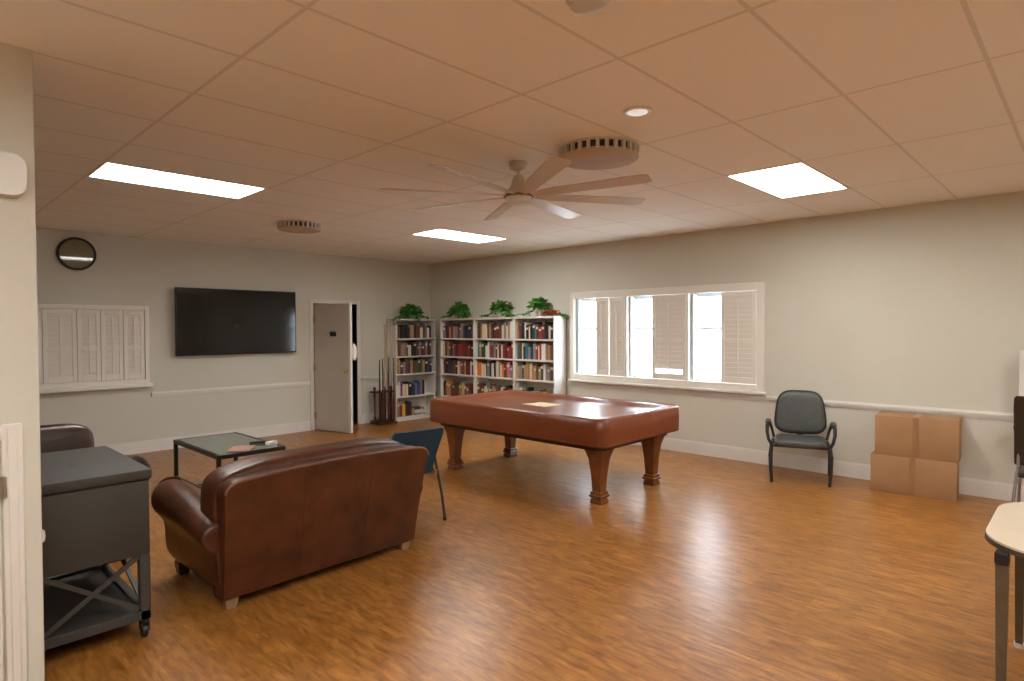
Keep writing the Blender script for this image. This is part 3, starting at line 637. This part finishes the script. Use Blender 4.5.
# ------------------------------------------------------------------ brown leather sofa (seen from behind)
def sofa(name, label, loc, rz, W_, m_, back_h, flare, seats, cat, inset=0.):
    """local: x 0..W_, back at y=0, front at y=+.9"""
    t = thing(name, label, cat, loc, rz)
    # upholstered outer back : lofted, leaning and flaring towards the top
    ys = []; n = 14
    prof = []
    def outline(z):
        k = max(0, min(1, (z - .09) / (back_h - .09))); ex = k ** 1.3
        return inset - flare[0] * ex, W_ - inset + flare[1] * ex, -.10 * k ** 1.1
    bk = bmesh.new(); NX = 36; U = [.5 - .5 * cos(pi * i / NX) for i in range(NX + 1)]; zs = [.062, .085, .2, .32, .44, .56, .66, .72, .745, .757]
    zs = [z * back_h / .757 for z in zs]; grid = []
    def pt(u, z, off):
        a, b_, y = outline(z)
        e = min(u, 1 - u) * (b_ - a); rc = .10
        top = back_h + .03 * math.sin(pi * u)                    # gentle camel back
        if e < rc: top -= (rc - math.sqrt(max(0, rc * rc - (rc - e) ** 2))) * .62
        zz = .062 + (z - .062) * (top - .062) / (back_h - .062)
        bulge = .022 * math.sin(pi * min(1, max(0, (z - .062) / back_h))) * (1 - abs(2 * u - 1) ** 6)
        return Vector((a + (b_ - a) * u, y - bulge * (1 if off < .01 else 0) + off, zz))
    F = [[bk.verts.new(pt(U[i], z, 0)) for i in range(NX + 1)] for z in zs]
    B = [[bk.verts.new(pt(U[i], z, .14)) for i in range(NX + 1)] for z in zs]
    J = len(zs)
    for j in range(J - 1):
        for i in range(NX):
            bk.faces.new((F[j][i], F[j][i + 1], F[j + 1][i + 1], F[j + 1][i])); bk.faces.new((B[j][i + 1], B[j][i], B[j + 1][i], B[j + 1][i + 1]))
        bk.faces.new((F[j + 1][0], B[j + 1][0], B[j][0], F[j][0])); bk.faces.new((F[j][NX], B[j][NX], B[j + 1][NX], F[j + 1][NX]))
    for i in range(NX):
        bk.faces.new((F[-1][i], F[-1][i + 1], B[-1][i + 1], B[-1][i])); bk.faces.new((F[0][i + 1], F[0][i], B[0][i], B[0][i + 1]))
    bmesh.ops.recalc_face_normals(bk, faces=bk.faces)
    rim = [e for e in bk.edges if len(e.link_faces) == 2 and e.calc_face_angle(0) > R(55)]
    bmesh.ops.bevel(bk, geom=rim, offset=.018, segments=3, profile=.5, affect='EDGES')
    mb = MB(); mb.bm.free(); mb.bm = bk; back = mb.build('backrest', m_, t, angle=60)
    # seams and welt along the outer back
    w = MB(); w.tube([pt(U[i], zs[-1], 0) + Vector((0, .002, -.001)) for i in range(NX + 1)], .0095, 8); w.build('welt', M['highlit'], back, 'lighter leather welt, highlight painted in')
    for u in (1 / 3., 2 / 3.):
        MB().tube([pt(u, z, 0) + Vector((0, .0015, 0)) for z in zs[1:-1]], .0045, 6).build('seam', m_, back)
    # body and arms
    MB().box(.05, W_ - .05, .06, .84, .085, .34, .03, 3).build('base', m_, t)
    for sx in (0, 1):
        X_ = lambda v: v if sx == 0 else W_ - v
        rings = []
        for k, y in enumerate((.015, .03, .10, .3, .6, .8, .86, .885)):
            rise = -.045 + .13 * max(0, min(1, y / .75)); sh = (1 if 0 < k < 7 else .93) * (.94 if k in (1, 6) else 1); rg = []
            outer = [(.14, .09), (-.01, .09), (-.03, .22), (-.025, .36), (-.06, .40), (-.105, .44), (-.12, .50), (-.10, .555), (-.05, .59), (.02, .595), (.075, .57), (.115, .52), (.135, .42), (.14, .25)]
            for a, z in outer:
                zz = z if z < .3 else z + rise * (z - .3) / .3 - .02
                a2 = .02 + (a - .02) * sh; zz = .34 + (zz - .34) * sh
                rg.append((X_(a2), y, zz))
            rings.append(rg)
        mb = MB().loft(rings); ar = mb.build('arm', m_, t, angle=55)
        md = ar.modifiers.new('soft', 'SUBSURF'); md.levels = 1; md.render_levels = 2
        # scroll face button on the arm's front and a welt under the roll
        MB().lathe([(.085, 0), (.085, .012), (.06, .02), (.008, .024)], n=20, mtx=Matrix.Translation((X_(.01), .86, .57)) @ Matrix.Rotation(R(-90), 4, 'X')).build('arm_scroll', m_, ar)
    cw = (W_ - .24) / seats
    for k in range(seats):
        cx = .12 + cw * (k + .5)
        MB().pillow((cx, .52, .40), (cw / 2 - .004, .37, .085), (.25, .4)).build('seat_cushion', m_, t)
    q = Matrix.Rotation(R(7), 4, 'X'); bl, br = inset - flare[0] - .02, W_ - inset + flare[1] - .03
    mb = MB().pillow(((bl + br) / 2, .14, back_h - .155), ((br - bl) / 2, .12, .225), (.22, .5), 48, 24, mtx=q, fn=lambda v: Vector((v.x, v.y, v.z * (1 + .07 * cos(v.x * 2.2))))); mb.build('back_cushion', m_, t)
    for x in (.06, W_ - .06):
        for y in (.06, .80):
            MB().lathe([(.026, 0), (.030, .01), (.038, .055), (.040, .09)], (x, y, 0), square=True).build('foot', M['footwood'] if y < .5 else M['darkwood'], t, 'pale wooden foot' if y < .5 else None)
    return t
sofa('sofa', 'brown leather sofa seen from behind, facing the coffee table', (1.345, 3.62, 0), R(1.5), 1.395, M['leather'], .77, (.02, .055), 2, 'sofa')
sofa('armchair', 'dark brown leather armchair half hidden behind the charcoal cart', (1.37, 6.28, 0), R(180), 1.05, M['leather2'], .79, (.01, .01), 1, 'armchair', .17)

# ------------------------------------------------------------------ coffee table and what lies on it
CT = (2.08, 5.69, 2.72, 6.88, .508); x0, y0, x1, y1, zc = CT; L_ = .035
t = thing('coffee_table', 'low glass coffee table with a thin black metal frame', 'coffee table', (x0, y0, 0)); w, d = x1 - x0, y1 - y0
fr = MB().box(0, w, 0, L_, zc - .04, zc - .002, .003, 1).box(0, w, d - L_, d, zc - .04, zc - .002, .003, 1).box(0, L_, L_, d - L_, zc - .04, zc - .002, .003, 1).box(w - L_, w, L_, d - L_, zc - .04, zc - .002, .003, 1)
fr.box(L_, w - L_, d * .5 - .012, d * .5 + .012, zc - .04, zc - .012).build('frame', M['blackmetal'], t)
for x in (0, w - L_):
    for y in (0, d - L_): MB().box(x, x + L_, y, y + L_, 0, zc - .04, .003, 1).build('leg', M['blackmetal'], t)
MB().box(L_ + .001, w - L_ - .001, L_ + .001, d - L_ - .001, zc - .012, zc - .003).build('glass_top', M['glass'], t)
MB().cyl((.0175, L_, .13), (.0175, d - L_, .13), .009).cyl((w - .0175, L_, .13), (w - .0175, d - L_, .13), .009).cyl((.0175, d / 2, .13), (w - .0175, d / 2, .13), .009).build('stretcher', M['bronze'], t, 'bronze stretcher')
def remote(loc, rz, label):
    t = thing('remote_control', label, 'remote control', loc, rz)
    MB().box(-.022, .022, -.085, .085, 0, .018, .005, 2).build('body', M['black'], t)
    k = MB()
    for i in range(3):
        for j in range(6): k.cyl((-.012 + .012 * i, -.06 + .02 * j, .017), (-.012 + .012 * i, -.06 + .02 * j, .0195), .004, n=8)
    k.build('buttons', M['graymetal'], t)
remote((2.60, 6.02, zc), R(60), 'black remote control on the far end of the coffee table')
o = MB().prism(rrect(-.05, .05, -.035, .035, .01), 0, .03, .006, 2).build('soap_box', M['pot']); o.name = 'small_box'; o.location = (2.655, 5.86, zc); o.rotation_euler = (0, 0, R(20)); tag(o, 'small white box on the coffee table beside the remote control', 'box')
o = MB().prism(rrect(-.10, .10, -.14, .14, .006), 0, .007, .002, 1).build('magazine', [M['pink']]); o.location = (2.36, 5.86, zc - .002); o.rotation_euler = (0, 0, R(-35)); tag(o, 'reddish magazine lying on the glass coffee table', 'magazine')

# ------------------------------------------------------------------ blue stacking chair
def stack_chair(name, label, loc, rz, mseat, mleg, top=.80, wd=.46, bh=.40, tp=1.):
    """faces +y; back at y=0"""
    t = thing(name, label, 'chair', loc, rz); h = wd / 2
    MB().pillow((0, .25, .445), (h, .235, .035), (.3, .5)).build('seat', mseat, t)
    pts = []
    def backring(z, hw, y, th):
        return [(x, y + yy, z) for x, yy in ((-hw, -.0), (-hw * .6, -.012), (0, -.018), (hw * .6, -.012), (hw, 0), (hw, th), (hw * .6, th - .008), (0, th - .014), (-hw * .6, th - .008), (-hw, th))]
    mb = MB().loft([backring(z, hw, y, .035) for z, hw, y in ((top - bh, h * (1.02 - .22 * tp), .015), (top - bh + .015, h * (1.04 - .22 * tp), .012), (top - bh * .62, h * (1.04 - .12 * tp), -.015), (top - bh * .15, h * 1.04, -.085), (top - .015, h * 1.02, -.10), (top, h * .97, -.104))])
    mb.build('backrest', mseat, t, angle=50)
    for sx in (-1, 1):
        x = sx * (h + .005)
        MB().tube([(x * 1.06, -.09, .012), (x * 1.02, -.06, .22), (x * .96, -.01, .43), (x * .92, .0, .5), (x * .9, .03, top - .2)], .0115, 10).build('rear_leg', mleg, t)
        MB().tube([(x * 1.04, .46, .012), (x, .43, .25), (x * .95, .40, .42)], .0115, 10).tube([(x * .95, .40, .415), (x * .95, .0, .415)], .0105, 8).build('front_leg', mleg, t)
        for y in (-.09, .46): MB().cyl((x * 1.05, y, 0), (x * 1.05, y, .03), .016).build('foot_cap', M['black'], t)
        MB().box(x * .92 - .013, x * .92 + .013, -.02, .02, .385, .43, .005, 1).build('bracket', M['chrome'], t)
    return t
stack_chair('stacking_chair', 'navy blue stacking chair between the sofa and the pool table', (3.09, 4.13, 0), R(-6), M['blue'], M['graymetal'])

# ------------------------------------------------------------------ black armchair by the window wall
t = thing('guest_chair', 'charcoal armchair with loop arms standing against the window wall', 'chair', (6.80, 2.275, 0), R(90 + 19))   # local +y = front... rotated to face the room
# local: front is +y, x across
MB().pillow((0, .02, .425), (.25, .25, .042), (.35, .5)).build('seat', M['greyseat'], t)
MB().pillow((0, .0, .392), (.235, .235, .016), (.3, .5)).build('seat_shell', M['black'], t)
def bfn(v): return Vector((v.x * (.985 - .11 * (v.z / .23)), v.y - .28 * v.x * v.x * 0 + .35 * v.x * v.x, v.z))
bkq = Matrix.Rotation(R(10), 4, 'X')
bc = MB().pillow((0, -.255, .70), (.240, .034, .225), (.62, .5), 40, 24, mtx=bkq, fn=bfn)
bko = bc.build('backrest', M['greyseat'], t)
ring = []
for k in range(40):
    a = 2 * pi * k / 40; sg = lambda v, p: math.copysign(abs(v) ** p, v)
    v = Vector((0.243 * sg(cos(a), .5), 0, .228 * sg(sin(a), .5))); v = bkq @ bfn(v); ring.append(v + Vector((0, -.262, .70)))
MB().tube(ring, .014, 8, closed=True).build('back_rim', M['black'], bko, 'black rim')
rb = MB()
for x in (-.085, .085): rb.tube([(x * .9, -.203, .56), (x, -.216, .64), (x * 1.1, -.237, .76), (x * 1.0, -.258, .86)], [.004, .007, .007, .003], 8)
rb.build('back_rib', M['black'], bko, 'dark seam grooves')
MB().box(-.05, .05, -.25, -.16, .40, .43, .006, 1).bar((0, -.235, .41), (0, -.268, .58), .07, .018, .004).build('back_support', M['black'], t)
for sx in (-1, 1):
    x = sx * .275
    MB().tube([(x, .21, .40), (x * 1.04, .235, .30), (x * 1.02, .25, .16), (x * .98, .262, .015)], [.017, .019, .018, .016], 10).build('front_leg', M['black'], t)
    MB().tube([(x * 1.0, -.15, .385), (x * 1.06, -.22, .25), (x * 1.06, -.28, .015)], [.017, .017, .015], 10).build('rear_leg', M['black'], t)
    MB().tube([(x, .20, .40), (x * .98, -.17, .40)], .014, 8).build('seat_rail', M['black'], t)
    pts = [(x, .20, .40), (x * 1.10, .21, .45), (x * 1.16, .20, .53), (x * 1.16, .16, .595), (x * 1.14, .05, .615), (x * 1.12, -.08, .61), (x * 1.1, -.16, .57), (x * 1.04, -.19, .52), (x * .95, -.17, .42)]
    ar = MB().tube(pts, [.015, .016, .017, .019, .02, .02, .017, .015, .014], 10).build('arm', M['black'], t)
    MB().pillow((x * 1.145, .04, .625), (.027, .15, .014), (.6, .7), 20, 10).build('arm_pad', M['black'], ar)
MB().cyl((-.26, -.15, .385), (.26, -.15, .385), .012).cyl((-.26, .17, .385), (.26, .17, .385), .012).build('cross_bar', M['black'], t)

# ------------------------------------------------------------------ cardboard boxes
def carton(loc, rz, w, d, h, label):
    """local: front face at x=0, extends +x by d, y -w/2..w/2"""
    t = thing('cardboard_box', label, 'cardboard box', loc, rz, 'cardboard boxes against the window wall')
    b = MB().box(0, d, -w / 2, w / 2, 0, h, .004, 2); b.box(-.0008, .001, -.0012, .0012, .004, h - .004, 0, 1, 1)
    bo = b.build('carton', [M['card'], M['tape']], t)
    tp = MB().box(-.0015, .002, -.028, .024, h * .0 + .004, h - .004).box(-.0015, d * .9, -.028, .024, h - .002, h + .0012)
    tp.build('tape', M['tape'], t, 'brown packing tape')
    MB().box(-.002, .001, -w / 2 + .03, w / 2 - .03, h * .18, h * .188).box(-.002, .001, w * .17, w * .174, h * .35, h * .8).build('crease', M['tape'], t)
    return t
carton((6.90, 1.275, 0), R(5), .70, .38, .366, 'lower cardboard box of the pair against the wall')
carton((6.905, 1.25, .367), R(4.5), .68, .37, .392, 'upper cardboard box of the pair, taped down its middle')

# ------------------------------------------------------------------ charcoal cart
CX0, CX1, CY0, CY1 = .03, .975, 3.62, 4.55
t = thing('utility_cart', 'charcoal wheeled cart with a lidded box and open lower shelf', 'cart', (CX0, CY0, 0)); w, d = CX1 - CX0, CY1 - CY0
MB().box(-.0, w, 0, d, .452, .845, .006, 2).build('box_body', M['charcoal'], t)
MB().box(-.012, w + .012, -.012, d + .012, .855, .905, .008, 2).build('lid', M['charcoal'], t)
MB().box(.01, w - .01, .01, d - .01, .845, .856).build('lid_gap', M['black'], t)
MB().cyl((w * .72, d * .42, .904), (w * .72, d * .42, .908), .012).build('lid_button', M['graymetal'], t)
g = .05
for x in (0, w - g):
    for y in (0, d - g): MB().box(x, x + g, y, y + g, .105, .452, .004, 1).build('leg', M['graymetal'], t)
sh = MB().box(0, w, 0, .04, .105, .155, .003, 1).box(0, w, d - .04, d, .105, .155, .003, 1).box(0, .04, .04, d - .04, .105, .155).box(w - .04, w, .04, d - .04, .105, .155).box(.04, w - .04, .04, d - .04, .13, .14)
sh.build('lower_shelf', M['graymetal'], t)
for x in (.02, w - .02):
    MB().bar((x, g, .165), (x, d - g, .445), .022, .014).bar((x + .001, d - g, .165), (x + .001, g, .445), .022, .012).build('cross_brace', M['graymetal'], t)
MB().bar((g, d - .02, .165), (w - g, d - .02, .445), .014, .022).bar((w - g, d - .021, .165), (g, d - .021, .445), .012, .022).build('cross_brace', M['graymetal'], t)
for a_, b_ in ((g, w / 2 - .012), (w / 2 + .012, w - g)):
    MB().bar((a_, .02, .165), (b_, .02, .445), .014, .024).bar((b_, .021, .165), (a_, .021, .445), .012, .022).build('cross_brace', M['graymetal'], t)
for x in (.025, w - .025):
    for y in (.025, d - .025):
        cs = MB().cyl((x, y, .085), (x, y, .105), .022).box(x - .02, x - .014, y - .012, y + .035, .04, .09).box(x + .014, x + .02, y - .012, y + .035, .04, .09).build('caster', M['blackmetal'], t)
        MB().cyl((x - .012, y + .018, .037), (x + .012, y + .018, .037), .037, n=24).build('wheel', M['black'], cs)

# ------------------------------------------------------------------ beige table at the right edge
t = thing('folding_table', 'beige topped table with rounded corner at the right edge', 'table', (3.105, .345, 0), 0)
tw, td = 1.0, 1.7
MB().prism(rrect(0, tw, -td, 0, .28, 10), .718, .742, .004, 2).build('tabletop', M['beige'], t)
MB().prism(rrect(-.004, tw + .004, -td - .004, .004, .284, 10), .712, .733, .003, 1).build('edge_band', M['edge'], t, 'brown edge band')
MB().box(.14, tw - .14, -.075, -.055, .66, .713).box(.14, tw - .14, -td + .055, -td + .075, .66, .713).build('apron', M['bronze'], t)
for x in (.075, tw - .10):
    for y in (-.075, -td + .09):
        lg = MB().lathe([(.015, .02), (.022, .70)], (x, y, 0), square=True).build('leg', M['bronze'], t)
        MB().cyl((x, y, 0), (x, y, .022), .022).build('glide', M['pot'], lg, 'white foot glide')
        MB().box(x - .03, x + .03, y - .024, y + .024, .665, .712, .004, 1).bar((x, y, .60), (x + .07, y, .70), .012, .012).build('bracket', M['blackmetal'], lg)

# ------------------------------------------------------------------ chair and white board at the far right
stack_chair('dark_chair', 'dark brown padded chair cut off by the right edge', (6.27, .207, 0), R(-90), M['brownseat'], M['chrome'], 1.09, .50, .56, 0.)
t = thing('easel_board', 'white framed board on steel legs leaning at the right wall', 'whiteboard', (7.2, .49, 0))
MB().box(-.012, .012, -.9, 0, .62, 1.40, .003, 1).build('board', M['pot'], t)
fr = MB().box(-.022, .022, -.04, .015, .58, 1.42, .004, 1).box(-.022, .022, -.915, -.86, .58, 1.42, .004, 1).box(-.022, .022, -.86, -.04, 1.385, 1.42, .004, 1).box(-.03, .022, -.86, -.04, .58, .615, .004, 1)
fr.build('frame', M['white'], t)
for y in (-.03, -.88):
    MB().tube([(0, y + .01, .60), (-.0, y + .03, .3), (-.02, y + .04, 0.012)], .013, 10).build('leg', M['white'], t)
MB().box(-.05, .0, .0, .05, .70, .73, .004, 1).build('clamp', M['graymetal'], t)
